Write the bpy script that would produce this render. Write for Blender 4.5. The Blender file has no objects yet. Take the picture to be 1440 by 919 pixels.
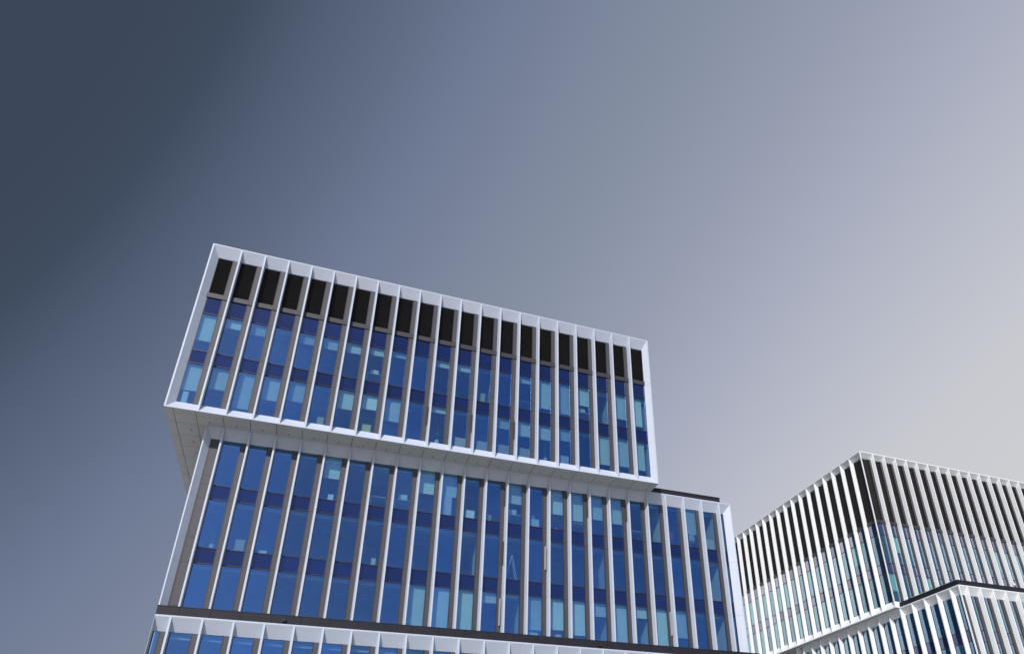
import bpy, bmesh, math, random
from mathutils import Vector, Matrix
random.seed(7)
C = bpy.context.scene.collection
EYE = 1.6                      # the eye stands 1.6 m above the plaza; all heights below are given from the eye

# ------------------------------------------------------------------ camera
scn = bpy.context.scene
cam_d = bpy.data.cameras.new('camera'); cam = bpy.data.objects.new('camera', cam_d); C.objects.link(cam)
yaw, pitch, roll = 0.355105, 0.493372, -0.014484
f_ = Vector((math.sin(yaw)*math.cos(pitch), math.cos(yaw)*math.cos(pitch), math.sin(pitch)))
r_ = Vector((math.cos(yaw), -math.sin(yaw), 0)); u_ = r_.cross(f_)
c_, s_ = math.cos(roll), math.sin(roll)
R_, U_ = c_*r_+s_*u_, -s_*r_+c_*u_
cam.matrix_world = Matrix(((R_.x, U_.x, -f_.x, 0), (R_.y, U_.y, -f_.y, 0), (R_.z, U_.z, -f_.z, EYE), (0, 0, 0, 1)))
cam_d.sensor_width = 36; cam_d.lens = 1003.94/1440*36
cam_d.shift_x = (720-805.04)/1440; cam_d.shift_y = (650.85-459.5)/1440
cam_d.clip_start = 0.5; cam_d.clip_end = 9000
scn.camera = cam

# ------------------------------------------------------------------ sky and sun
TO_SUN = Vector((-.616, -1, .726)).normalized()
ELEV = math.asin(TO_SUN.z)
w = bpy.data.worlds.new('World'); scn.world = w; w.use_nodes = True
nt = w.node_tree; nt.nodes.clear(); N = nt.nodes.new; L = nt.links.new
out = N('ShaderNodeOutputWorld'); bg = N('ShaderNodeBackground'); L(bg.outputs[0], out.inputs[0])
sky = N('ShaderNodeTexSky'); sky.sky_type = 'NISHITA'; sky.sun_disc = False
sky.sun_elevation = ELEV; sky.sun_rotation = math.atan2(TO_SUN.x, TO_SUN.y)
sky.air_density = 1.0; sky.dust_density = 0.6; sky.ozone_density = 2.0
SKY_STR = 0.10
tc = N('ShaderNodeTexCoord')
dot = N('ShaderNodeVectorMath'); dot.operation = 'DOT_PRODUCT'; dot.inputs[1].default_value = (.824, -.054, -.565)
L(tc.outputs['Generated'], dot.inputs[0])
cnz = N('ShaderNodeTexNoise'); cnz.inputs['Scale'].default_value = 1.6; cnz.inputs['Detail'].default_value = 2.5
L(tc.outputs['Generated'], cnz.inputs['Vector'])
cadd = N('ShaderNodeMath'); cadd.operation = 'MULTIPLY_ADD'; cadd.inputs[1].default_value = .015
L(cnz.outputs['Fac'], cadd.inputs[0]); L(dot.outputs['Value'], cadd.inputs[2])
mr = N('ShaderNodeMapRange'); mr.inputs[1].default_value = -.70+.0075; mr.inputs[2].default_value = .50+.0075; mr.clamp = True
L(cadd.outputs[0], mr.inputs[0])
ramp = N('ShaderNodeValToRGB'); L(mr.outputs[0], ramp.inputs[0])
def lin(c): c = c/255; return c/12.92 if c < .04045 else ((c+.055)/1.055)**2.4
stops = [(-.70, (60, 71, 89)), (-.64, (64, 76, 95)), (-.58, (83, 95, 117)), (-.44, (111, 122, 148)), (-.34, (124, 135, 157)), (-.25, (133, 143, 162)),
         (-.11, (149, 156, 175)), (.02, (167, 172, 190)), (.15, (184, 188, 201)), (.27, (199, 201, 207)), (.42, (205, 207, 211))]
el = ramp.color_ramp.elements
while len(el) > 1: el.remove(el[-1])
for i, (p, c) in enumerate(stops):
    e = el[0] if i == 0 else el.new((p+.70)/1.2)
    e.position = (p+.70)/1.2
    e.color = (lin(c[0]), lin(c[1]), lin(c[2]), 1)
sep = N('ShaderNodeSeparateXYZ'); L(tc.outputs['Generated'], sep.inputs[0])
msk = N('ShaderNodeMapRange'); msk.interpolation_type = 'SMOOTHSTEP'
msk.inputs[1].default_value = -.35; msk.inputs[2].default_value = .2; L(sep.outputs['Y'], msk.inputs[0])
# thin broken cloud added to the unseen sky behind the viewer to vary reflections
cn = N('ShaderNodeTexNoise'); cn.inputs['Scale'].default_value = 3.0; cn.inputs['Detail'].default_value = 7; cn.inputs['Roughness'].default_value = .6
cmap = N('ShaderNodeMapping'); cmap.inputs['Scale'].default_value = (1, 1, 2.2); L(tc.outputs['Generated'], cmap.inputs[0]); L(cmap.outputs[0], cn.inputs['Vector'])
cm = N('ShaderNodeMapRange'); cm.interpolation_type = 'SMOOTHSTEP'; cm.inputs[1].default_value = .48; cm.inputs[2].default_value = .75; cm.inputs[4].default_value = .35
L(cn.outputs['Fac'], cm.inputs[0])
sc = N('ShaderNodeVectorMath'); sc.operation = 'SCALE'; sc.inputs['Scale'].default_value = SKY_STR
L(sky.outputs[0], sc.inputs[0])
mix = N('ShaderNodeMix'); mix.data_type = 'RGBA'
cmx = N('ShaderNodeMix'); cmx.data_type = 'RGBA'; cmx.inputs[7].default_value = (.85, .9, 1.0, 1)
L(cm.outputs[0], cmx.inputs[0]); L(sc.outputs[0], cmx.inputs[6])
L(msk.outputs[0], mix.inputs[0]); L(cmx.outputs[2], mix.inputs[6]); L(ramp.outputs[0], mix.inputs[7])
L(mix.outputs[2], bg.inputs[0]); bg.inputs[1].default_value = 1.0

sd = bpy.data.lights.new('sun', 'SUN'); so = bpy.data.objects.new('sun', sd); C.objects.link(so)
sd.energy = 3.4; sd.angle = math.radians(.5); sd.color = (1, .985, .96)
so.rotation_euler = TO_SUN.to_track_quat('Z', 'Y').to_euler(); so.location = (0, 0, 80)
scn.view_settings.view_transform = 'Standard'; scn.view_settings.look = 'None'
scn.view_settings.exposure = 0; scn.view_settings.gamma = 1
scn.cycles.transparent_max_bounces = 12
scn.cycles.max_bounces = 7

# ------------------------------------------------------------------ materials
def mat(name, col, rough=.5, metal=0, nscale=None, namp=.06, spec=.5, streak=0, bump=0, vary=.03):
    m = bpy.data.materials.new(name); m.use_nodes = True; t = m.node_tree
    b = t.nodes['Principled BSDF']; b.inputs['Roughness'].default_value = rough
    b.inputs['Metallic'].default_value = metal; b.inputs['Specular IOR Level'].default_value = spec
    b.inputs['Base Color'].default_value = (*col, 1)
    if nscale:
        tc = t.nodes.new('ShaderNodeTexCoord')
        n = t.nodes.new('ShaderNodeTexNoise'); n.inputs['Scale'].default_value = nscale; n.inputs['Detail'].default_value = 5
        t.links.new(tc.outputs['Object'], n.inputs['Vector'])
        fac = n.outputs['Fac']
        if streak:                                           # rain-washed vertical streaks
            mp = t.nodes.new('ShaderNodeMapping'); mp.inputs['Scale'].default_value = (3.2, 3.2, .12)
            t.links.new(tc.outputs['Object'], mp.inputs['Vector'])
            n2 = t.nodes.new('ShaderNodeTexNoise'); n2.inputs['Scale'].default_value = 2.4; n2.inputs['Detail'].default_value = 4
            t.links.new(mp.outputs[0], n2.inputs['Vector'])
            mm = t.nodes.new('ShaderNodeMix'); mm.inputs[0].default_value = streak
            t.links.new(n.outputs['Fac'], mm.inputs[2]); t.links.new(n2.outputs['Fac'], mm.inputs[3]); fac = mm.outputs[0]
        r = t.nodes.new('ShaderNodeMapRange'); r.inputs[1].default_value = .3; r.inputs[2].default_value = .7
        r.inputs[3].default_value = 1-namp; r.inputs[4].default_value = 1+namp*.6
        t.links.new(fac, r.inputs[0])
        v = t.nodes.new('ShaderNodeVectorMath'); v.operation = 'SCALE'; v.inputs[0].default_value = col
        oi = t.nodes.new('ShaderNodeObjectInfo'); ov = t.nodes.new('ShaderNodeMapRange'); ov.inputs[3].default_value = 1-vary; ov.inputs[4].default_value = 1+vary*.4
        t.links.new(oi.outputs['Random'], ov.inputs[0]); om = t.nodes.new('ShaderNodeMath'); om.operation = 'MULTIPLY'
        t.links.new(r.outputs[0], om.inputs[0]); t.links.new(ov.outputs[0], om.inputs[1]); r = om
        t.links.new(r.outputs[0], v.inputs['Scale']); t.links.new(v.outputs[0], b.inputs['Base Color'])
        if bump:
            bp = t.nodes.new('ShaderNodeBump'); bp.inputs['Strength'].default_value = bump; bp.inputs['Distance'].default_value = .01
            t.links.new(n.outputs['Fac'], bp.inputs['Height']); t.links.new(bp.outputs[0], b.inputs['Normal'])
    return m

def glass_mat(name, tint, coat, base, wav=.02, under=None, coat2=(.72, .74, .86), base2=.46):
    """solar control glazing: tinted see-through layer (or painted back) + mirror coating whose colour and
    strength change with the angle of incidence, + plain fresnel"""
    m = bpy.data.materials.new(name); m.use_nodes = True; t = m.node_tree; t.nodes.clear(); nn = t.nodes.new; ll = t.links.new
    o = nn('ShaderNodeOutputMaterial')
    if under: tr = nn('ShaderNodeBsdfDiffuse'); tr.inputs[0].default_value = (*under, 1)
    else: tr = nn('ShaderNodeBsdfTransparent'); tr.inputs[0].default_value = (*tint, 1)
    gl = nn('ShaderNodeBsdfGlossy'); gl.inputs['Roughness'].default_value = .015
    g2 = nn('ShaderNodeBsdfGlossy'); g2.inputs['Roughness'].default_value = .015; g2.inputs[0].default_value = (.95, .97, 1, 1)
    tc = nn('ShaderNodeTexCoord'); n = nn('ShaderNodeTexNoise'); n.inputs['Scale'].default_value = .9; n.inputs['Detail'].default_value = 1
    ll(tc.outputs['Object'], n.inputs['Vector'])
    bp = nn('ShaderNodeBump'); bp.inputs['Strength'].default_value = 1; bp.inputs['Distance'].default_value = wav
    ll(n.outputs['Fac'], bp.inputs['Height'])
    geo = nn('ShaderNodeNewGeometry')
    ior = nn('ShaderNodeMapRange'); ior.inputs[3].default_value = 1.5; ior.inputs[4].default_value = 1/1.5; ll(geo.outputs['Backfacing'], ior.inputs[0])
    fr = nn('ShaderNodeFresnel'); ll(ior.outputs[0], fr.inputs['IOR'])
    lw = nn('ShaderNodeLayerWeight'); lw.inputs['Blend'].default_value = .5
    ang = nn('ShaderNodeMapRange'); ang.interpolation_type = 'SMOOTHSTEP'; ang.inputs[1].default_value = .22; ang.inputs[2].default_value = .38; ll(lw.outputs['Facing'], ang.inputs[0])
    cm = nn('ShaderNodeMix'); cm.data_type = 'RGBA'; cm.inputs[6].default_value = (*coat, 1); cm.inputs[7].default_value = (*coat2, 1)
    ll(ang.outputs[0], cm.inputs[0]); ll(cm.outputs[2], gl.inputs[0])
    fm = nn('ShaderNodeMix'); fm.inputs[2].default_value = base; fm.inputs[3].default_value = base2; ll(ang.outputs[0], fm.inputs[0])
    for x in (gl, g2): ll(bp.outputs[0], x.inputs['Normal'])
    m1 = nn('ShaderNodeMixShader'); oi = nn('ShaderNodeObjectInfo'); om = nn('ShaderNodeMapRange'); om.inputs[3].default_value = .72; om.inputs[4].default_value = 1.35   # panes from different batches
    ll(oi.outputs['Random'], om.inputs[0]); fv = nn('ShaderNodeMath'); fv.operation = 'MULTIPLY'; ll(fm.outputs[0], fv.inputs[0]); ll(om.outputs[0], fv.inputs[1])
    ll(fv.outputs[0], m1.inputs[0])
    ll(tr.outputs[0], m1.inputs[1]); ll(gl.outputs[0], m1.inputs[2])
    m2 = nn('ShaderNodeMixShader'); ll(fr.outputs[0], m2.inputs[0])
    ll(m1.outputs[0], m2.inputs[1]); ll(g2.outputs[0], m2.inputs[2])
    ll(m2.outputs[0], o.inputs[0])
    return m

M = dict(
 clad=mat('dimmed_white_cladding', (.55, .585, .69), .45, 0, 1.1, .07, streak=.55),  # white cladding greyed: the dimming towards the left is put into the base colour
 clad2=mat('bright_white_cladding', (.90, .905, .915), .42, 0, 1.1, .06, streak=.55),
 soffit=mat('soffit_panel', (.62, .61, .58), .6, 0, .8, .05),
 gap=mat('joint_shadow_gap', (.05, .048, .045), .8),
 fascia=mat('anthracite_fascia', (.022, .020, .029), .5, .0, 2.5, .15, spec=.25),
 frame=mat('dark_bronze_frame', (.045, .035, .04), .4, .3),
 vent=mat('bronze_grey_vent_panel', (.056, .052, .062), .55, 0, 1.5, .1, streak=.5),
 bar=mat('grey_metal_sill_bar', (.040, .037, .044), .5, 0, 2, .1),
 louvre=mat('black_louvre_metal', (.030, .027, .030), .5, 0, 2, .2),
 louvre2=mat('dark_grey_louvre_metal', (.060, .056, .054), .5, 0, 2, .2),  # lighter tone than the other louvre, so single slats stand out
 glass=glass_mat('blue_solar_glass', (.79, .92, .935), (.10, .34, .95), .22, base2=.28, coat2=(.50, .66, .86), wav=.006),
 glass2=glass_mat('teal_solar_glass', (.78, .94, .91), (.16, .42, .85), .22, base2=.32, coat2=(.55, .72, .86), wav=.005),
 blind=mat('roller_blind_fabric', (.80, .84, .76), .85, 0, 14, .04, vary=.22),
 ceil=mat('office_ceiling', (.52, .56, .58), .9, 0, .7, .2),
 inner=mat('office_wall_paint', (.34, .36, .40), .9, 0, .5, .2),
 carpet=mat('office_carpet', (.06, .06, .08), .95, 0, 3, .2),
 light=mat('ceiling_panel_diffuser', (.75, .78, .78), .6),
 conc=mat('roof_gravel', (.3, .3, .29), .9, 0, 6, .25),
 white=mat('white_office_furniture', (.75, .76, .74), .4, 0, 3, .04),
 beige=mat('beige_upholstery', (.62, .54, .44), .9, 0, 12, .08),
 yellow=mat('yellow_card', (.72, .62, .16), .8, 0, 6, .08),
 card=mat('brown_card', (.50, .42, .30), .9, 0, 6, .1),
 leaf=mat('indoor_leaf', (.12, .30, .10), .5, 0, 6, .25),
 alu=mat('aluminium_tube', (.62, .64, .65), .35, .6),
 blue=mat('blue_plastic', (.10, .35, .75), .4, 0, 5, .05),
 black=mat('black_plastic', (.02, .02, .022), .4, 0, 5, .1),
 red=mat('red_plastic', (.55, .05, .05), .5, 0, 5, .05),
)
# spandrel: back-painted opaque glass
M['span'] = glass_mat('navy_spandrel_glass', None, (.04, .10, .40), .26, under=(.005, .011, .055), base2=.36, wav=.006)

def ground_mat():
    m = bpy.data.materials.new('pale_plaza_paving'); m.use_nodes = True; t = m.node_tree; b = t.nodes['Principled BSDF']
    tc = t.nodes.new('ShaderNodeTexCoord'); br = t.nodes.new('ShaderNodeTexBrick')
    br.inputs['Scale'].default_value = 1.0; br.inputs['Brick Width'].default_value = .9; br.inputs['Row Height'].default_value = .6
    br.inputs['Mortar Size'].default_value = .008
    br.inputs['Color1'].default_value = (.40, .39, .37, 1); br.inputs['Color2'].default_value = (.34, .335, .32, 1); br.inputs['Mortar'].default_value = (.12, .12, .11, 1)
    n = t.nodes.new('ShaderNodeTexNoise'); n.inputs['Scale'].default_value = .15; n.inputs['Detail'].default_value = 6
    mx = t.nodes.new('ShaderNodeMix'); mx.data_type = 'RGBA'; mx.blend_type = 'MULTIPLY'; mx.inputs[0].default_value = .35
    t.links.new(tc.outputs['Object'], br.inputs['Vector']); t.links.new(tc.outputs['Object'], n.inputs['Vector'])
    t.links.new(br.outputs['Color'], mx.inputs[6]); t.links.new(n.outputs['Color'], mx.inputs[7])
    t.links.new(mx.outputs[2], b.inputs['Base Color']); b.inputs['Roughness'].default_value = .8
    return m
M['ground'] = ground_mat()

# ------------------------------------------------------------------ mesh helpers
FRONT = lambda D: (lambda u, v, z: Vector((u, D+v, z+EYE)))            # faces -Y
def LEFT(X): return lambda u, v, z: Vector((X+v, -u, z+EYE))            # faces -X, u grows towards -Y
class MB:
    def __init__(s): s.bm = bmesh.new()
    def hull8(s, P):
        v = [s.bm.verts.new(p) for p in P]
        for f in ((0, 3, 2, 1), (4, 5, 6, 7), (0, 1, 5, 4), (1, 2, 6, 5), (2, 3, 7, 6), (3, 0, 4, 7)): s.bm.faces.new([v[i] for i in f])
    def box(s, T, u0, u1, v0, v1, z0, z1):
        s.hull8([T(u0, v0, z0), T(u1, v0, z0), T(u1, v1, z0), T(u0, v1, z0), T(u0, v0, z1), T(u1, v0, z1), T(u1, v1, z1), T(u0, v1, z1)])
    def prism(s, T, prof, z0, z1):                                       # prof: [(u,v)] extruded upward
        a = [s.bm.verts.new(T(u, v, z0)) for u, v in prof]; b = [s.bm.verts.new(T(u, v, z1)) for u, v in prof]
        s._close(a, b)
    def bar(s, T, prof, u0, u1, m0=0, m1=0):                             # prof: [(v,z)] extruded along u, ends mitred by m*v
        a = [s.bm.verts.new(T(u0+m0*v, v, z)) for v, z in prof]; b = [s.bm.verts.new(T(u1-m1*v, v, z)) for v, z in prof]
        s._close(a, b)
    def _close(s, a, b):
        n = len(a); s.bm.faces.new(a); s.bm.faces.new(b[::-1])
        for i in range(n): s.bm.faces.new((a[i], b[i], b[(i+1) % n], a[(i+1) % n]))
    def tube(s, p, q, r, n=8, r2=None):
        p, q = Vector(p), Vector(q); d = (q-p).normalized(); a = d.orthogonal().normalized(); b = d.cross(a); r2 = r if r2 is None else r2
        A = [s.bm.verts.new(p+r*(math.cos(t)*a+math.sin(t)*b)) for t in [2*math.pi*i/n for i in range(n)]]
        B = [s.bm.verts.new(q+r2*(math.cos(t)*a+math.sin(t)*b)) for t in [2*math.pi*i/n for i in range(n)]]
        s._close(A, B)
    def leaf(s, p, d, l, wd):
        d = Vector(d).normalized(); a = d.cross(Vector((0, 0, 1)));
        a = a.normalized() if a.length > .01 else Vector((1, 0, 0))
        q = [p, p+d*l*.45+a*wd, p+d*l+Vector((0, 0, -.12*l)), p+d*l*.45-a*wd]
        s.bm.faces.new([s.bm.verts.new(x) for x in q])
    def build(s, name, m, parent=None, recalc=True, bevel=0, smooth=False):
        if recalc: bmesh.ops.recalc_face_normals(s.bm, faces=s.bm.faces)
        if bevel: bmesh.ops.bevel(s.bm, geom=list(s.bm.edges), offset=bevel, segments=2, affect='EDGES', clamp_overlap=True)
        me = bpy.data.meshes.new(name)
        off = abs_loc(parent) if parent else Vector((0, 0, 0))
        # each part gets its own origin at its own centre-bottom
        vs = [v.co.copy() for v in s.bm.verts]
        lo = Vector([min(v[i] for v in vs) for i in range(3)]); hi = Vector([max(v[i] for v in vs) for i in range(3)])
        org = Vector(((lo.x+hi.x)/2, (lo.y+hi.y)/2, lo.z))
        for v in s.bm.verts: v.co -= org
        s.bm.to_mesh(me); s.bm.free()
        if smooth:
            for p in me.polygons: p.use_smooth = True
        o = bpy.data.objects.new(name, me); C.objects.link(o); me.materials.append(M[m] if isinstance(m, str) else m)
        if parent: o.parent = parent
        o.location = org-off
        return o
def abs_loc(o):
    l = Vector((0, 0, 0))
    while o: l += o.location; o = o.parent
    return l
def thing(name, label, cat, loc=(0, 0, 0), group=None):
    o = bpy.data.objects.new(name, None); C.objects.link(o); o.location = loc; o['label'] = label; o['category'] = cat
    o.empty_display_size = .3
    if group: o['group'] = group
    return o
def tag(o, label, cat, group=None):
    o['label'] = label; o['category'] = cat
    if group: o['group'] = group
    return o

# ------------------------------------------------------------------ ground
b = MB(); b.box(FRONT(0), -3000, 3000, -3000, 3000, -1.9, -1.6)
g = b.build('ground', 'ground'); g['kind'] = 'structure'

# ------------------------------------------------------------------ facade system
R = .38                                       # depth of the fins
def facade(root, T, name_fin, fins, prof, bays, z0, z1, zhead, zsill, levels, clad, pw, joints=(), ztop_strip=.04, uspan=None, frames=(), R=.38, mit=(0, 0)):
    """fins: u of every fin; prof: (nose half width, back left, back right); bays: [(uL, uR, has_panel)];
       levels: [(kind, lo, hi)] at the glass line"""
    nh, bl, br = prof
    cuts = sorted([z0] + [j for j in joints if z0 < j < z1] + [z1])
    for f in fins:
        b = MB()
        for a, c in zip(cuts[:-1], cuts[1:]):
            b.prism(T, [(f-nh, 0), (f+nh, 0), (f+br, R), (f-bl, R)], a+(.006 if a != z0 else 0), c-(.006 if c != z1 else 0))
            if c != z1: b.prism(T, [(f-nh+.012, .015), (f+nh-.012, .015), (f+br-.012, R), (f-bl+.012, R)], c-.01, c+.01)
        b.build('fin', clad, root)
    ua, ub = uspan
    # head reveals: one sloped solid per bay between fins, plus a thin edge running through
    for (uL, uR, p) in bays:
        l = max([f for f in fins if f < uL] or [ua+.02]); r = min([f for f in fins if f > uR] or [ub-.02])
        m0 = mit[0] if l == ua+.02 else 0; m1 = mit[1] if r == ub-.02 else 0
        if m0: l = ua
        if m1: r = ub
        l += .001; r -= .001
        b = MB(); b.bar(T, [(.004, z1-ztop_strip), (.004, z1-.003), (R+.2, z1-.003), (R+.2, zhead), (R, zhead)], l, r, m0, m1)
        b.build('head_panel', clad, root)
        if zsill is not None:
            b = MB(); b.bar(T, [(.003, z0+.02), (R, zsill), (R+.2, zsill), (R+.2, z0+.055), (.045, z0+.055), (.045, z0-.016), (.003, z0-.016)], l, r, m0, m1)
            b.build('sill_panel', clad, root)
    for fr in frames:
        b = MB()
        for a, c in zip(cuts[:-1], cuts[1:]):
            b.prism(T, fr, a+(.005 if a != z0 else -.002), c-(.005 if c != z1 else -.002))
        b.build('edge_frame', clad, root)
    step = 2*(fins[1]-fins[0]) if fins[1] > fins[0] else 2*(fins[0]-fins[1])
    b = MB(); u = ua
    while u < ub-.05:                                        # coping in lengths with open joints
        u2 = min(u+step, ub)
        if ub-u2 < .4: u2 = ub
        b.bar(T, [(-.004, z1-.02), (-.004, z1+.05), (.30, z1+.05), (.30, z1-.02)], u+.004, u2-.004, mit[0] if u == ua else 0, mit[1] if u2 == ub else 0); u = u2
    b.build('roof_coping', clad, root)
    # glazing
    for (uL, uR, hasp) in bays:
        gR = uR-pw if hasp == 1 else uR
        if hasp == 2: gR = uL+.06            # nothing but a vent panel
        lo = min(l_[1] for l_ in levels); hi = zhead
        w_ = MB(); F = .03
        for (k, a, c) in levels:
            if k in ('glass', 'span') and a > lo+.01 and gR-uL > .1: w_.box(T, uL-.02, gR, R-.025, R+.06, a-.022, a+.022)
        w_.box(T, uL-.1, uL+.03, R-.01, R+.08, lo, hi)
        w_.box(T, gR-.03, gR+.004, R-.03, R+.08, lo, hi)
        win = w_.build('window', 'frame', root)
        gl = MB(); sp = []; lv = MB(); bar_ = MB(); ng = ns = nl = nb = 0
        for (k, a, c) in levels:
            if gR-uL < .1: break
            if k == 'glass': gl.box(T, uL+.01, gR-.01, R+.02, R+.032, a+.01, c-.01); ng += 1
            if k == 'span': sp.append((uL+.01, gR-.01, a+.01, c-.01))
            if k == 'louvre':
                z = a+.06
                while z < c-.03:
                    lv.bar(T, [(R+.01, z), (R+.022, z-.012), (R+.11, z+.075), (R+.10, z+.087)], uL+.01, gR-.02); z += .135 if clad == 'clad' else .19
                nl += 1; lbk = (uL+.01, gR-.02, R+.16, R+.18, a, c)
            if k == 'bar': bar_.box(T, uL-.05, uR+.05, R-.07, R+.1, a, c); nb += 1
        if ng: gl.build('glass', 'glass' if clad == 'clad' else 'glass2', win)
        for (p0, p1, q0, q1) in sp:
            x = MB(); x.box(T, p0, p1, R+.015, R+.05, q0, q1); x.build('spandrel', 'span', win)
        if nl:
            lv.build('louvre', 'louvre' if clad == 'clad' else 'louvre2', win)
            x = MB(); x.box(T, *lbk); x.build('louvre_backing', 'gap', win)
        if nb: bar_.build('grey_sill', 'bar', win)
        if hasp:
            a0 = gR+.004; vp = MB()
            zs = [l_[1] for l_ in levels if l_[0] in ('glass', 'span') and l_[1] > lo+.01]
            ztop = min([l_[1] for l_ in levels if l_[0] == 'bar'] or [hi])
            cc = [lo]+sorted(zs)+[ztop]
            for q0, q1 in zip(cc[:-1], cc[1:]):
                vp.box(T, a0, uR+.10, R-.018, R+.1, q0+.006, q1-.006)
            vp.box(T, a0+.01, uR+.10, R+.0, R+.09, lo, ztop)
            if ztop < hi:
                bt = max([l_[2] for l_ in levels if l_[0] == 'bar'])
                vp.box(T, a0, uR+.10, R-.018, R+.1, bt+.005, hi)
            # opening flap outline
            for (k, a, c) in levels:
                if k == 'glass' and c-a > 1.5 and uR-a0 > .12:
                    vp.box(T, a0+.06, uR-.02, R-.032, R-.012, a+.55+.0, c-.7)
            vp.build('vent_panel', 'vent', win)

def interior(root, T, ua, ub, floors, depth, wall='inner', v0=R+.12):
    for (a, c) in floors:
        b = MB(); b.box(T, ua, ub, R+.30, R+.42, c-.34, c-.20); b.build('blind_pelmet', 'ceil', root)
    """floors: [(zlo, zhi)] clear heights; slabs are built between them"""
    for i, (a, c) in enumerate(floors):
        b = MB(); b.box(T, ua+.15, ub, v0, depth, c, c+.12); b.build('office_ceiling', 'ceil', root)
        b = MB(); b.box(T, ua, ub, v0, depth, a-.15, a-.03); b.build('office_floor', 'carpet', root)
        b = MB(); b.box(T, ua, ub, depth, depth+.2, a-.03, c); b.build('office_wall', wall, root)
        # recessed light panels seen in the ceiling
        b = MB(); u = ua+1.2
        while u < ub-1.2:
            for vv in (1.6, 3.6): b.box(T, u, u+.9, vv, vv+.3, c-.02, c-.002)
            u += 2.93
        b.build('ceiling_panels', 'light', root)

blind_jobs = []
def blind(root, T, u0, u1, zt, zb, v=R+.22):
    b = MB(); b.box(T, u0, u1, v, v+.008, zb+.03, zt); b.box(T, u0, u1, v-.006, v+.014, zb, zb+.03)
    b.build('roller_blind', 'blind', root)

# ================================================================== MAIN BUILDING
P = 1.4653; PL = 1.4668
main = thing('office_building', 'dimmed white finned office block with an upper storey box overhanging the floors below', 'office building', (9, 52, 0))
# ---- upper box
Tu = FRONT(40.0); UX0, UX1 = -9.92, 21.27; UZ0, UZ1 = 22.42, 34.92
finsU = [-8.165+P*k for k in range(20)]; pr = (.05, .10, .07)
baysU = [(-9.46, finsU[0]-.10, 1)] + [(finsU[k]+.07, finsU[k+1]-.10, 1) for k in range(19)] + [(finsU[19]+.07, 20.86, 0)]
sc_ = lambda L_, D, Rn: [(k, a*(D+Rn)/(D+.5), c*(D+Rn)/(D+.5)) for k, a, c in L_]
levU = sc_([('glass', 23.10, 25.93), ('span', 25.93, 26.85), ('glass', 26.85, 29.70), ('span', 29.70, 30.95), ('bar', 30.95, 31.30), ('louvre', 31.30, 34.29)], 40, R)
frL = [(UX0, 0), (UX0+.09, 0), (-9.46, R), (-9.46, R+.2), (UX0, R+.2)]
frR = [(UX1, 0), (UX1, R+.2), (20.86, R+.2), (20.86, R), (UX1-.09, 0)]
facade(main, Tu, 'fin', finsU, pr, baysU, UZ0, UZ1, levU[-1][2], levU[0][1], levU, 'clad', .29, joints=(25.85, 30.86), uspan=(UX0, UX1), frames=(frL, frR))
interior(main, Tu, -9.6, 21.0, [(23.02, 25.98), (26.80, 29.75)], 6.5)
YB = 66.0
b = MB()
for (x0, x1) in ((UX0, UX0+.35), (UX1-.35, UX1)):
    for z0_, z1_ in ((22.42, 25.93), (25.95, 30.95), (30.97, 34.92)):
        y = 40.0+R+.2
        while y < YB-.1:
            y2 = min(y+2.94, YB); b.box(FRONT(0), x0, x1, y+.006, y2-.006, z0_, z1_-.01); y = y2
b.build('side_wall', 'clad', main)
b = MB(); b.box(FRONT(0), UX0+.02, UX1-.02, YB, YB+.3, 22.42, 34.92); b.build('rear_wall', 'clad', main)
b = MB(); b.box(FRONT(0), UX0+.36, UX1-.36, 40.75, YB-.01, 34.35, 34.55); b.build('roof', 'conc', main)
b = MB(); b.box(FRONT(0), UX0+.02, UX0+.4, 40.28, YB, 34.92, 34.972); b.box(FRONT(0), UX1-.4, UX1-.02, 40.28, YB, 34.92, 34.972)
b.build('roof_edge', 'clad', main)
b = MB(); b.box(FRONT(0), UX0+.4, UX1-.4, 47.2, 47.4, 30.9, 34.3); b.build('plant_room_wall', 'louvre', main)
# soffit: panels with open joints under a dark backing
b = MB(); b.box(FRONT(0), UX0+.03, UX1-.03, 40.6, YB-.05, 22.47, 22.6); b.build('soffit_backing', 'gap', main)
b = MB()
xs = [UX0+.005, -9.46, -8.29] + [-6.825+PL*k for k in range(0, 19)] + [20.82, UX1-.005]
xs = sorted(set(round(x, 3) for x in xs)); ys = [40.052, 40.48] + [41.66+1.4653*k for k in range(-0, 17)]; ys = [y for y in ys if y < YB]+[YB-.01]
g_ = .016
for i in range(len(xs)-1):
    for j in range(len(ys)-1):
        inside = xs[i] > -7.9 and ys[j] > 41.6
        if inside: continue
        b.box(FRONT(0), xs[i]+(g_ if i else 0), xs[i+1]-(g_ if i < len(xs)-2 else 0), ys[j]+(g_ if j else 0), ys[j+1]-(g_ if j < len(ys)-2 else 0), 22.40, 22.468)
b.build('soffit', 'soffit', main)
for (x, y) in [(-7.60+P*k, 41.12) for k in range(19)]+[(-8.71, 42.39+1.495*k) for k in range(8)]:
    b = MB(); p = Vector((x, y, 22.42+EYE)); b.tube(p-Vector((0, 0, .035)), p+Vector((0, 0, .01)), .045, 12, .045)
    b.build('downlight', 'frame', main)

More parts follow.
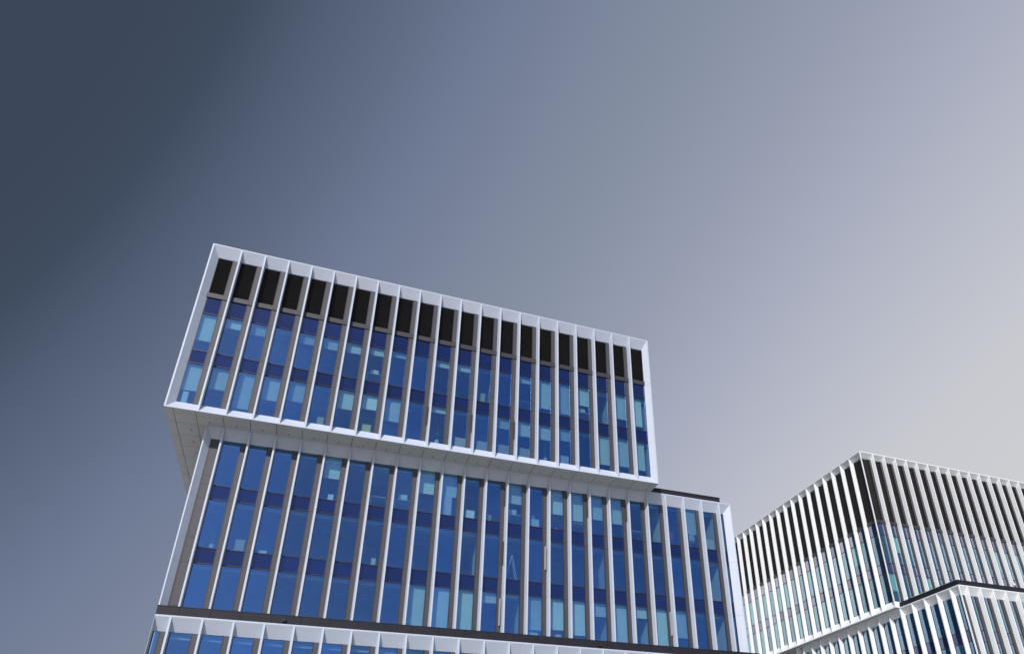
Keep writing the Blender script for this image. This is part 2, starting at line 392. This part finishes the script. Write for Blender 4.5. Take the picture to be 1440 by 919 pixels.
# ---- middle block
Tl = FRONT(41.46); LX0, LX1 = -7.80, 27.90; LZ0, LZ1 = 10.45, 22.425
finsL = [-6.825+PL*k for k in range(24)]
baysL = [(-7.42, finsL[0]-.10, 2)] + [(finsL[k]+.07, finsL[k+1]-.10, 1) for k in range(23)] + [(finsL[23]+.07, 27.40, 0)]
levL = sc_([('glass', 11.05, 14.05), ('span', 14.05, 14.97), ('glass', 14.97, 17.92), ('span', 17.92, 18.80), ('glass', 18.80, 21.78)], 41.46, R)
frL2 = [(LX0, 0), (LX0+.07, 0), (-7.42, R), (-7.42, R+.2), (LX0, R+.2)]
frR2 = [(LX1, 0), (LX1, R+.2), (27.40, R+.2), (27.40, R), (LX1-.06, 0)]
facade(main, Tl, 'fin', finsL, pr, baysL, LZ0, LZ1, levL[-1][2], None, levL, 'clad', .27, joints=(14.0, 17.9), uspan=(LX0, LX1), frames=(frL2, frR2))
interior(main, Tl, -7.5, 27.5, [(11.0, 14.12), (14.92, 18.0), (18.75, 21.86)], 6.5)
b = MB()
for (x0, x1) in ((LX0, LX0+.35), (LX1-.35, LX1)):
    for z0_, z1_ in ((10.45, 14.0), (14.02, 17.9), (17.92, 22.42)):
        y = 41.46+R+.2
        while y < YB-.1:
            y2 = min(y+2.94, YB-.5); b.box(FRONT(0), x0, x1, y+.006, y2-.006, z0_, z1_-.01); y = y2
            if y >= YB-.5: break
b.build('side_wall', 'clad', main)
b = MB(); b.box(FRONT(0), LX0+.02, LX1-.02, YB-.5, YB-.2, 10.45, 22.41); b.build('rear_wall', 'clad', main)
b = MB(); b.box(FRONT(0), LX0+.36, LX1-.36, 42.17, YB-.51, 22.1, 22.3); b.build('roof', 'conc', main)
# dark upstand on the terrace beside the box
b = MB(); b.box(FRONT(0), 21.0, 27.14, 41.62, 41.72, 22.30, 22.90); b.box(FRONT(0), 27.04, 27.14, 41.722, 60, 22.30, 22.90)
b.box(FRONT(0), 20.9, 27.17, 41.59, 41.75, 22.90, 22.93)
b.build('roof_upstand', 'fascia', main)
# ---- podium
Tp = FRONT(40.0); PX0, PX1 = -7.55, 27.90
baysP = [(-7.49, finsL[0]-.10, 1)] + baysL[1:-1] + [(finsL[23]+.07, 27.5, 0)]
levP = [('glass', 2.4, 6.0), ('glass', 6.0, 9.78)]
frL3 = [(PX0, 0), (PX0+.012, 0), (-7.51, R), (-7.51, R+.2), (PX0, R+.2)]
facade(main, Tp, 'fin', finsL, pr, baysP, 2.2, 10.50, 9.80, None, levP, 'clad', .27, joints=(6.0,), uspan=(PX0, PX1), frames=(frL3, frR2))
interior(main, Tp, -7.3, 27.4, [(6.9, 9.86), (3.0, 6.05)], 6.5)
b = MB(); x = PX0; seams = [PX0]+[-6.53+P*k for k in range(24)]+[27.74]
for x0, x1 in zip(seams[:-1], seams[1:]):
    b.box(FRONT(40), x0+.008, x1-.008, .03, .07, 10.53, 11.0)
b.build('parapet_panels', 'fascia', main)
b = MB(); b.box(FRONT(40), PX0+.02, 27.70, .072, .35, 10.46, 10.985); b.build('parapet_core', 'gap', main)
b = MB(); b.box(FRONT(40), PX0-.01, 27.76, .015, .40, 11.0, 11.035); b.build('parapet_cap', 'fascia', main)
b = MB(); b.box(FRONT(0), PX0+.02, PX1-.02, 40.36, YB, 10.2, 10.44); b.build('podium_roof', 'conc', main)
b = MB()
b.box(FRONT(0), PX0, PX0+.3, 40.71, YB, -1.6, 10.19); b.box(FRONT(0), PX1-.3, PX1, 40.71, YB, -1.6, 10.19); b.box(FRONT(0), PX0+.31, PX1-.31, YB-.3, YB, -1.6, 10.19)
b.build('podium_side_wall', 'clad', main)
# ground floor: piers and shopfront glass
b = MB()
for k in range(0, 24, 3): b.box(FRONT(40), finsL[k]-.3, finsL[k]+.3, .1, .8, -1.6, 2.19)
b.build('ground_floor_piers', 'clad', main)
b = MB(); b.box(FRONT(40), PX0+.3, PX1-.3, 1.2, 1.22, -1.5, 2.15); b.build('shopfront_glass', 'glass', main)
b = MB(); b.box(FRONT(40), PX0+.01, PX1-.01, .12, 8, 2.2, 2.38); b.build('podium_soffit', 'soffit', main)
b = MB(); b.box(FRONT(40), PX0+.31, PX1-.31, 8, 8.2, -1.6, 2.2); b.build('ground_floor_wall', 'inner', main)

# roof-edge fittings on the parapet
for (x, lab) in ((-1.53, 'small black flood lamp on the dark parapet, the left one of two'), (16.4, 'small black flood lamp on the dark parapet, the right one of two')):
    t = thing('wall_lamp', lab, 'lamp', (x, 40.0, 10.72+EYE), 'lamps on the dark parapet')
    b = MB(); b.box(FRONT(40), x-.05, x+.05, -.02, .028, 10.70, 10.84); b.build('bracket', 'black', t)
    b = MB(); b.bar(FRONT(40), [(-.14, 10.66), (-.02, 10.72), (-.02, 10.82), (-.14, 10.78)], x-.09, x+.09); b.build('lamp_head', 'black', t)

# ---- vent flaps standing open beside some fins
def flap(T, fin, zlo, zhi, lit):
    b = MB()
    b.box(T, fin-.10-.15, fin-.10-.01, R-.036, R-.031, zlo, zhi)
    b.build('vent_opening_shade', 'gap', main)  # flat dark plate; the shade inside the open vent is put into its colour
    b = MB()
    a = fin-.26
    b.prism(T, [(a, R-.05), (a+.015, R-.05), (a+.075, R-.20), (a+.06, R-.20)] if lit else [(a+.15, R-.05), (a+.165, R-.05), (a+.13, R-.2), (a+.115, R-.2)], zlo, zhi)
    b.build('vent_flap', 'alu' if lit else 'frame', main)  # lit flaps take pale metal, the rest dark: lighting put into the material
for k, a, c, l in ((9, 24.2, 25.6, 0), (11, 24.2, 25.6, 0), (13, 24.2, 25.6, 0)): flap(Tu, finsU[k], a, c, l)
for k, a, c, l in ((12, 19.9, 21.2, 0), (12, 15.8, 17.4, 0), (14, 15.8, 17.4, 1), (12, 11.9, 13.6, 1), (16, 19.9, 21.3, 0), (18, 20.0, 21.2, 0), (20, 12.2, 13.8, 1)): flap(Tl, finsL[k], a, c, l)

# ---- blinds: fraction of the window height they come down
UT = {0: .72, 1: .25, 2: .3, 4: .28, 5: .30, 6: .28, 7: .22, 8: .16, 10: .2, 11: .2, 14: .2, 15: .86, 16: .92, 17: .55, 19: .75, 20: .88}
UB = {0: .68, 1: .55, 2: .93, 3: .6, 4: .52, 6: .5, 7: .4, 8: .62, 10: .17, 13: .3, 14: .42, 15: .42, 16: .35, 18: .85, 19: .82, 20: .84}
for D_, zt, zb in ((UT, 29.65, 26.9), (UB, 25.9, 23.15)):
    for k, fr in D_.items():
        uL, uR, hp = baysU[k]; blind(main, Tu, uL-.02, uR-.24, zt+.1, zt-fr*(zt-zb))
L3 = {4: .5, 8: .55, 9: .55, 12: .5, 14: .62, 15: .72, 16: .62, 17: .66, 21: .66}
L1 = {8: .97, 9: .86, 10: .90, 11: .22, 12: .06, 13: .72, 14: .68, 15: .76, 16: .3, 17: .92, 18: .25, 19: .93, 20: .62}
for D_, zt, zb in ((L3, 21.75, 18.85), (L1, 14.0, 11.1)):
    for k, fr in D_.items():
        uL, uR, hp = baysL[k+1]; blind(main, Tl, uL-.02, uR-.22, zt+.1, zt-fr*(zt-zb))
for k, fr in {3: .12, 10: .4, 11: .25}.items():
    uL, uR, hp = baysL[k+1]; blind(main, Tl, uL-.02, uR-.22, 17.9, 17.9-fr*.1)
# partition screens standing end-on behind the glass
def partition(T, u, zlo, zhi, du=.0):
    b = MB(); b.hull8([T(u, .75, zlo), T(u+.07, .75, zlo), T(u+.07+du, 2.6, zlo), T(u+du, 2.6, zlo), T(u, .75, zhi), T(u+.07, .75, zhi), T(u+.07+du, 2.6, zhi), T(u+du, 2.6, zhi)])
    b.build('partition', 'white', main)
for k, zz in ((19, 18.78), (22, 18.78), (3, 18.78)): partition(Tl, baysL[k+1][1]-.15, zz, zz+3.05)
for k in (10, 16, 22): partition(Tl, baysL[k+1][1]-.15, 14.95, 17.98)
for k in (7, 12, 16, 18, 22): partition(Tl, baysL[k+1][1]-.15, 11.03, 14.1)
for k in (12, 18): partition(Tu, baysU[k][1]-.15, 26.83, 29.74)

# ================================================================== RIGHT BUILDING
side = thing('office_building', 'bright white finned corner office block standing behind on the right', 'office building', (62, 62, 0))
R = .46; Z0, Z1 = 19.08, 35.45; ZH = 34.98
prR = (.045, .04, .07)
TR = FRONT(50.0); finsR = [51.70+1.4365*k for k in range(16)]; RX1 = finsR[-1]+1.6
baysR = [(50.56, finsR[0]-.04, 1)]+[(finsR[k]+.07, finsR[k+1]-.04, 1) for k in range(15)]+[(finsR[15]+.07, RX1-.3, 0)]
levR = [('glass', 19.80, 22.65), ('span', 22.65, 23.60), ('glass', 23.60, 26.55), ('span', 26.55, 27.75), ('bar', 27.75, 28.08), ('louvre', 28.08, ZH)]
corner = [(50.0, .0), (50.10, .0), (50.56, R), (50.56, R+.06), (50.5, R+.06), (50.0, .1)]
frRR = [(RX1, 0), (RX1, R+.2), (RX1-.35, R+.2), (RX1-.35, R), (RX1-.09, 0)]
facade(side, TR, 'fin', finsR, prR, baysR, Z0, Z1, ZH, 19.80, levR, 'clad2', .24, joints=(22.6, 27.9), uspan=(50.0, RX1), R=R, mit=(1, 0), frames=(frRR, [(50.0, .0), (50.09, .0), (50.56, R), (50.52, R+.02), (50.0, .09)]))
# left face: local u = -y
TL = LEFT(50.0); finsS = [-(51.70+1.4745*k) for k in range(17)]; SU = finsS[-1]-1.6
prS = (.045, .08, .08)
baysS = [(finsS[0]+.09, -50.57, 0)]+[(finsS[k+1]+.09, finsS[k]-.09, 1) for k in range(16)]+[(SU+.4, finsS[16]-.09, 1)]
frSL = [(SU, 0), (SU+.09, 0), (SU+.4, R), (SU+.4, R+.2), (SU, R+.2)]
facade(side, TL, 'fin', finsS, prS, baysS, Z0, Z1, ZH, 19.80, levR, 'clad2', .24, joints=(22.6, 27.9), uspan=(SU, -50.0), R=R, mit=(0, 1), frames=(frSL,))
def slab_l(name, m, x0, y0, x1, y1, z0, z1, par=None):
    b = MB(); b.box(FRONT(0), x0, x1, y0, y1, z0, z1); return b.build(name, m, par or side)
SY = -SU
for (a, c) in ((19.75, 22.7), (23.55, 26.62)):
    slab_l('office_ceiling', 'ceil', 50.64, 50.64, RX1-.3, SY-.4, c, c+.12)
    slab_l('office_floor', 'carpet', 50.64, 50.64, RX1-.3, SY-.4, a-.15, a-.03)
    slab_l('office_core', 'inner', 57.5, 57.5, RX1-.5, SY-.6, a-.03, c)
    b = MB()
    for i in range(8): b.box(FRONT(0), 52+i*2.9, 52.9+i*2.9, 52, 52.3, c-.02, c-.002)
    for i in range(8): b.box(FRONT(0), 52, 52.3, 53+i*2.9, 53.9+i*2.9, c-.02, c-.002)
    b.build('ceiling_panels', 'light', side)
slab_l('roof', 'conc', 50.73, 50.73, RX1-.3, SY-.3, 35.0, 35.2)
slab_l('rear_wall', 'clad2', 50.8, SY-.39, RX1, SY-.1, Z0, Z1)
slab_l('side_wall', 'clad2', RX1-.3, 50.72, RX1, SY-.4, Z0, Z1)
slab_l('plant_room_wall', 'louvre', 51.2, 51.2, RX1-.6, SY-.6, 27.8, 34.9)
slab_l('soffit', 'soffit', 50.05, 50.05, RX1-.01, SY-.01, 19.045, 19.078)
# lower block, stepping forward
QX, QY, QZ = 50.5, 43.15, 19.04
TQ = FRONT(QY); finsQ = [51.45+1.4365*k for k in range(11)]; finsQ = [f for f in finsQ if f < 80]; QX1 = finsQ[-1]+1.0
levQ = [('glass', 3.2, 7.5), ('glass', 7.5, 11.2), ('glass', 11.2, 14.5), ('span', 14.5, 15.45), ('glass', 15.45, 18.38)]
baysQ = [(QX+.56, finsQ[0]-.04, 2)]+[(finsQ[k]+.07, finsQ[k+1]-.04, 1) for k in range(len(finsQ)-1)]
baysQ[0] = (QX+.56, finsQ[0]-.04, 2)
facade(side, TQ, 'fin', finsQ, prR, baysQ, 3.0, QZ, 18.38, None, levQ, 'clad2', .34, joints=(7.5, 11.3, 15.0), uspan=(QX, QX1), R=R, mit=(1, 0),
       frames=([(QX, 0), (QX+.09, 0), (QX+.54, R), (QX+.50, R+.04), (QX, .09)], [(QX1, 0), (QX1, R+.2), (QX1-.35, R+.2), (QX1-.35, R), (QX1-.09, 0)]))
TQL = LEFT(QX); finsT = [-(44.17+1.4745*k) for k in range(15)]; TU = finsT[-1]-1.2
baysT = [(finsT[0]+.09, -(QY+.56), 0)]+[(finsT[k+1]+.09, finsT[k]-.09, 1) for k in range(14)]
facade(side, TQL, 'fin', finsT, prS, baysT, 3.0, QZ, 18.38, None, levQ, 'clad2', .24, joints=(7.5, 11.3, 15.0), uspan=(TU, -QY), R=R, mit=(0, 1), frames=([(TU, 0), (TU+.09, 0), (TU+.4, R), (TU+.4, R+.2), (TU, R+.2)],))
for (a, c) in ((4, 7.2), (7.95, 11.0), (11.75, 14.6), (15.4, 18.45)):
    slab_l('office_ceiling', 'ceil', QX+.64, QY+.64, QX1-.3, -TU-.4, c, c+.12)
    slab_l('office_floor', 'carpet', QX+.64, QY+.64, QX1-.3, -TU-.4, a-.15, a-.03)
    slab_l('office_core', 'inner', QX+7, QY+7, QX1-.5, -TU-.6, a-.03, c)
slab_l('terrace_roof', 'conc', QX+.72, QY+.72, QX1-.3, 49.9, 18.7, 18.95)
b = MB()
b.box(FRONT(0), QX+.05, QX1-.05, QY+.05, QY+.25, QZ+.052, QZ+.46); b.box(FRONT(0), QX+.05, QX+.25, QY+.252, 50.0, QZ+.052, QZ+.46)
b.build('terrace_parapet', 'fascia', side)
b = MB(); b.box(FRONT(0), QX+.02, QX1-.02, QY+.02, QY+.30, QZ+.46, QZ+.49); b.box(FRONT(0), QX+.02, QX+.30, QY+.302, 50.0, QZ+.46, QZ+.49)
b.build('parapet_cap', 'fascia', side)
b = MB(); b.box(FRONT(0), QX1-.3, QX1, QY+.72, -TU, 3.0, QZ-.02); b.box(FRONT(0), QX+.4, QX1-.31, -TU-.35, -TU-.05, 3, QZ-.02); b.build('rear_wall', 'clad2', side)
b = MB()
for k in range(0, 11, 3): b.box(FRONT(0), finsQ[k]-.3, finsQ[k]+.3, QY+.1, QY+.8, -1.6, 2.99)
for k in range(1, 15, 3): b.box(FRONT(0), QX+.1, QX+.8, -finsT[k]-.3, -finsT[k]+.3, -1.6, 2.99)
b.build('ground_floor_piers', 'clad2', side)
slab_l('ground_floor_wall', 'inner', QX+3, QY+3, QX1-.5, -TU-1, -1.6, 3.0)
slab_l('podium_soffit', 'soffit', QX+.1, QY+.12, QX1-.1, -TU-.1, 3.005, 3.12)
# blinds in the corner rooms
for k, lo, hi in ((0, 20.9, 22.6), (1, 24.9, 26.6), (3, 21.3, 22.6), (5, 20.2, 22.6), (8, 21, 22.6), (10, 24.4, 26.6), (12, 24.0, 26.6)):
    blind(side, TR, baysR[k][0]-.02, baysR[k][1]-.24, hi, lo)
for k, lo, hi in ((2, 24.6, 26.6), (6, 20.1, 22.6), (7, 24.0, 26.6), (9, 20.0, 22.6), (10, 23.8, 26.6), (11, 23.9, 26.6), (12, 20.0, 22.6), (13, 23.8, 26.6), (14, 20, 22.6), (15, 24, 26.6)):
    blind(side, TL, baysS[k][0]-.02, baysS[k][1]-.26, hi, lo)
# terrace glass balustrade
t = thing('glass_balustrade', 'clear glass balustrade with thin top rail along the terrace edge', 'balustrade', (QX+.6, 46.5, QZ+.49+EYE))
b = MB(); b.box(FRONT(0), QX+1.42, QX+1.432, QY+1.45, 49.7, QZ-.1, QZ+1.05); b.box(FRONT(0), QX+1.44, QX1-1, QY+1.45, QY+1.462, QZ-.1, QZ+1.05)
gm = glass_mat('clear_balustrade_glass', (.96, .98, .97), (.8, .9, .9), .0, base2=.0); M['clear'] = gm
b.build('glass_panel', 'clear', t)
b = MB(); b.box(FRONT(0), QX+1.405, QX+1.447, QY+1.44, 49.7, QZ+1.052, QZ+1.07); b.box(FRONT(0), QX+1.45, QX1-1, QY+1.435, QY+1.477, QZ+1.052, QZ+1.07)
b.build('top_rail', 'alu', t)
# security camera on a fin
t = thing('security_camera', 'small white dome camera mounted on a fin above the dark terrace edge', 'camera', (57.5, 43.6, QZ+.49+EYE))
T0 = FRONT(0); cx, cy, cz = 57.55, 43.55, QZ+.49
b = MB(); b.tube(T0(cx, cy, cz), T0(cx, cy, cz+.30), .025, 8); b.build('bracket', 'black', t)
b = MB(); b.tube(T0(cx, cy-.02, cz+.30), T0(cx, cy-.02, cz+.50), .12, 14, .09); b.build('housing', 'white', t)
b = MB(); b.tube(T0(cx, cy-.02, cz+.24), T0(cx, cy-.02, cz+.298), .06, 14, .10); b.build('lens_dome', 'black', t)

# ================================================================== THINGS SEEN THROUGH THE GLASS
def bayc(bays, k): uL, uR, _ = bays[k]; return uL+.05, uR-.28
def plant(T, u, v, z, h, label):
    o = T(u, v, z); t = thing('potted_plant', label, 'potted plant', o)
    b = MB(); b.tube(o, o+Vector((0, 0, .32)), .11, 14, .16); b.build('pot', 'white', t)
    b = MB(); rnd = random.Random(int(u*100)); top = o+Vector((0, 0, .3))
    for i in range(46):
        s = top+Vector((0, 0, rnd.random()*h*.75)); a = rnd.random()*6.28
        b.leaf(s, (math.cos(a), math.sin(a), .3+rnd.random()*.9), .22+.16*rnd.random(), .035)
    b.build('foliage', 'leaf', t, recalc=False)
    b = MB(); b.tube(top-Vector((0, 0, .1)), top+Vector((0, 0, h*.85)), .014, 6, .006); b.build('stem', 'card', t)
def crate(T, u0, u1, z, h, m, label, name='cardboard_box', cat='box', v=.47):
    t = thing(name, label, cat, T((u0+u1)/2, v+.18, z))
    b = MB(); b.box(T, u0, u1, v, v+.36, z, z+h-.004); b.build('carton', m, t, bevel=.006)
    b = MB(); b.box(T, u0-.008, (u0+u1)/2-.004, v-.01, v+.37, z+h-.003, z+h+.008); b.box(T, (u0+u1)/2+.004, u1+.008, v-.01, v+.37, z+h-.003, z+h+.008); b.build('lid_flap', m, t)
def desk(T, u0, u1, z, label, v=.5):
    t = thing('desk', label, 'desk', T((u0+u1)/2, v+.4, z))
    b = MB(); b.box(T, u0, u1, v, v+.8, z+.72, z+.75); b.build('desk_top', 'white', t, bevel=.006)
    for a in (u0+.04, u1-.08):
        b = MB(); b.box(T, a, a+.04, v+.05, v+.09, z, z+.719); b.box(T, a, a+.04, v+.7, v+.74, z, z+.719); b.box(T, a, a+.04, v+.091, v+.699, z+.02, z+.06); b.build('leg', 'alu', t)
def chair(T, u, z, label, m='black', v=.85):
    t = thing('office_chair', label, 'chair', T(u, v, z))
    b = MB(); b.box(T, u-.24, u+.24, v-.24, v+.24, z+.45, z+.52); b.build('seat', m, t, bevel=.02)
    b = MB()
    pts = [(u-.22, z+.6), (u+.22, z+.6), (u+.24, z+.95), (u+.15, z+1.12), (u-.15, z+1.12), (u-.24, z+.95)]
    a = [b.bm.verts.new(T(p, v-.26, q)) for p, q in pts]; c = [b.bm.verts.new(T(p, v-.20, q)) for p, q in pts]; b._close(a, c); b.build('backrest', m, t)
    b = MB(); b.tube(T(u, v, z+.08), T(u, v, z+.45), .03, 8); b.build('column', 'alu', t)
    b = MB()
    for i in range(5):
        q = i*1.2566; b.tube(T(u, v, z+.10), T(u+.28*math.cos(q), v+.28*math.sin(q), z+.05), .02, 6)
    b.build('foot_star', 'alu', t)
def bench(T, u0, u1, z, label, v=.48):
    t = thing('sofa', label, 'sofa', T((u0+u1)/2, v+.4, z))
    b = MB(); b.box(T, u0, u1, v, v+.14, z+.05, z+.78); b.build('backrest', 'beige', t, bevel=.03)
    b = MB(); b.box(T, u0, u1, v+.145, v+.8, z+.12, z+.42); b.build('seat', 'beige', t, bevel=.03)
    for s in (u0, u1-.11):
        b = MB(); b.box(T, s, s+.11, v+.146, v+.78, z+.425, z+.6); b.build('armrest', 'beige', t, bevel=.02)
def shelf(T, u0, u1, z, h, label, v=.5):
    t = thing('storage_cabinet', label, 'cabinet', T((u0+u1)/2, v+.2, z))
    b = MB(); b.box(T, u0, u1, v, v+.4, z+.03, z+h); b.build('carcass', 'white', t, bevel=.008)
    b = MB(); b.box(T, u0+.01, (u0+u1)/2-.005, v-.02, v-.002, z+.05, z+h-.02); b.box(T, (u0+u1)/2+.005, u1-.01, v-.02, v-.002, z+.05, z+h-.02); b.build('doors', 'white', t)
UB0, UT0 = 23.0, 26.78; A3, A2, A1 = 18.73, 14.9, 10.98
def lab_up(s): return s
u = bayc(baysU, 0); crate(Tu, u[0]+.15, u[0]+.45, UB0, .85, 'white', 'white pedestal bin in the lower leftmost window of the overhanging box', 'pedestal_bin', 'bin')
u = bayc(baysU, 5); crate(Tu, u[0]+.45, u[0]+.85, UB0, .6, 'yellow', 'yellow carton behind the lower glass, sixth window from the left of the box')
u = bayc(baysU, 7); crate(Tu, u[0]+.2, u[0]+.75, UB0, .6, 'yellow', 'yellow planter box behind the lower glass, eighth window from the left', 'planter_box', 'planter')
u = bayc(baysU, 12); crate(Tu, u[0]+.30, u[0]+.62, UT0, .75, 'yellow', 'yellow carton in the upper window row above the beige sofas')
u = bayc(baysU, 10); plant(Tu, u[0]+.55, .62, UB0, 1.5, 'tall thin plant in a white pot, left end of the beige sofa row')
u = bayc(baysU, 15); plant(Tu, u[0]+.62, .62, UB0, 1.3, 'bushy plant in a white pot, right end of the beige sofa row')
for k, s in ((11, 'leftmost of the beige sofas behind the lower windows of the box'), (12, 'second beige sofa from the left, lower windows of the box'), (13, 'third beige sofa from the left, lower windows of the box'), (14, 'rightmost of the beige sofas behind the lower windows of the box')):
    u = bayc(baysU, k); bench(Tu, u[0]+.2, u[1]+.1, UB0, s)
    bpy.context.scene.collection.objects
u = bayc(baysU, 16); shelf(Tu, u[0]+.2, u[1]-.15, UB0, .7, 'low white cabinet behind the lower glass, right of the sofa row')
u = bayc(baysU, 14); desk(Tu, u[0], u[1]+.1, UT0, 'white desk in the upper window row, near the middle of the box')
u = bayc(baysU, 17); desk(Tu, u[0], u[1]+.1, UT0, 'white desk in the upper window row, four bays from the right end')
u = bayc(baysU, 7); desk(Tu, u[0], u[1]+.1, UT0, 'white desk in the upper window row, eighth bay from the left')
u = bayc(baysL, 1); plant(Tl, u[0]+.65, .62, A2, .8, 'leafy plant at the far left of the middle window row')
u = bayc(baysL, 2); crate(Tl, u[0]+.35, u[0]+.85, A2, .75, 'card', 'brown carton in the middle window row, second full bay from the left')
u = bayc(baysL, 3); crate(Tl, u[0]+.15, u[0]+.60, A2, .25, 'white', 'flat white carton in the middle window row, third full bay from the left')
u = bayc(baysL, 7); crate(Tl, u[0]+.55, u[0]+.8, A2, .5, 'beige', 'small beige carton in the middle window row, seventh full bay')
u = bayc(baysL, 5); crate(Tl, u[0]+.45, u[0]+.78, A3, .45, 'white', 'small white carton under the half drawn blind, top row of the middle block')
u = bayc(baysL, 7); desk(Tl, u[0], u[1]+.1, A3, 'desk in the top row of the middle block, seventh full bay')
u = bayc(baysL, 8); desk(Tl, u[0], u[1]+.1, A3, 'desk in the top row of the middle block, eighth full bay')
u = bayc(baysL, 10); shelf(Tl, u[0]+.1, u[0]+.7, A3, 1.45, 'tall white board cabinet under a blind in the top row')
u = bayc(baysL, 11); crate(Tl, u[0]+.15, u[0]+.75, A3, .62, 'white', 'white carton piled with things, top row of the middle block')
u = bayc(baysL, 12); crate(Tl, u[0]+.1, u[0]+.4, A3, .5, 'card', 'brown carton in the top row, beside the open vent flap')
u = bayc(baysL, 13); desk(Tl, u[0], u[1]+.1, A3, 'desk below a half drawn blind, right of the brown carton')
u = bayc(baysL, 14); crate(Tl, u[0]+.15, u[0]+.75, A3, .6, 'white', 'white carton beside a blue tub in the top window row')
crate(Tl, u[0]+.18, u[0]+.45, A3+.61, .22, 'blue', 'small blue tub on top of a white carton', 'storage_tub', 'tub')
u = bayc(baysL, 15); chair(Tl, u[0]+.6, A3, 'black office chair in the top row, under the fifteenth blind')
u = bayc(baysL, 16); desk(Tl, u[0], u[1]+.1, A3, 'white desk in the top row, left of the pale blinds near the box end')
u = bayc(baysL, 19); desk(Tl, u[0], u[1]+.1, A3, 'white desk in an unblinded top window below the end of the box')
u = bayc(baysL, 21); chair(Tl, u[0]+.35, A3, 'red office chair in the third top window from the right', 'red')
u = bayc(baysL, 22); chair(Tl, u[0]+.6, A3, 'beige round backed chair in the second top window from the right', 'beige')
u = bayc(baysL, 23); crate(Tl, u[0]+.05, u[0]+.85, A3, .85, 'beige', 'beige screen chest in the last top window on the right', 'chest', 'chest')
u = bayc(baysL, 14); shelf(Tl, u[0]+.1, u[0]+.75, A1, .75, 'low white cabinet in the bottom window row of the middle block')
u = bayc(baysL, 15); crate(Tl, u[0]+.45, u[0]+.8, A1, .75, 'beige', 'beige carton in the bottom window row of the middle block')
def monitor(T, u, z, label, v=.8):
    t = thing('computer_monitor', label, 'monitor', T(u, v, z+.752))
    b = MB(); b.box(T, u-.27, u+.27, v, v+.03, z+.90, z+1.25); b.build('screen_case', 'white', t, bevel=.008)
    b = MB(); b.box(T, u-.03, u+.03, v+.032, v+.06, z+.77, z+1.05); b.build('stand', 'alu', t)
    b = MB(); b.box(T, u-.11, u+.11, v-.05, v+.12, z+.752, z+.768); b.build('foot', 'alu', t)
u = bayc(baysL, 8); monitor(Tl, u[0]+.55, A3, 'white backed monitor in the top row, eighth full bay of the middle block')
u = bayc(baysL, 13); monitor(Tl, u[0]+.45, A3, 'white backed monitor below a half drawn blind in the top row')
u = bayc(baysU, 17); monitor(Tu, u[0]+.5, UT0, 'white backed monitor in the upper window row, four bays from the right end')
u = bayc(baysU, 7); monitor(Tu, u[0]+.5, UT0, 'white backed monitor in the upper window row, eighth bay from the left')
# ladder
u = bayc(baysL, 13); o = Tl(u[0]+.45, .6, A2)
t = thing('step_ladder', 'white A-frame step ladder standing open in the middle window row', 'ladder', o)
b = MB()
for s in (0, .35):
    b.tube(o+Vector((-.38, s, 0)), o+Vector((0, s*.6+.05, 1.75)), .025, 6)
b.build('front_rails', 'white', t)
b = MB()
for s in (0, .35): b.tube(o+Vector((.38, s, 0)), o+Vector((.03, s*.6+.05, 1.75)), .02, 6)
b.build('rear_rails', 'white', t)
for i in range(1, 6):
    q = i/6.2; x = -.38*(1-q); b = MB(); b.box(lambda a, b_, c: Vector((a, b_, c)), o.x+x-.04, o.x+x+.04, o.y+.04, o.y+.33, o.z+1.75*q, o.z+1.75*q+.02); b.build('step', 'white', t)
b = MB(); b.box(lambda a, b_, c: Vector((a, b_, c)), o.x-.09, o.x+.12, o.y+.02, o.y+.30, o.z+1.74, o.z+1.78); b.build('top_cap', 'blue', t)
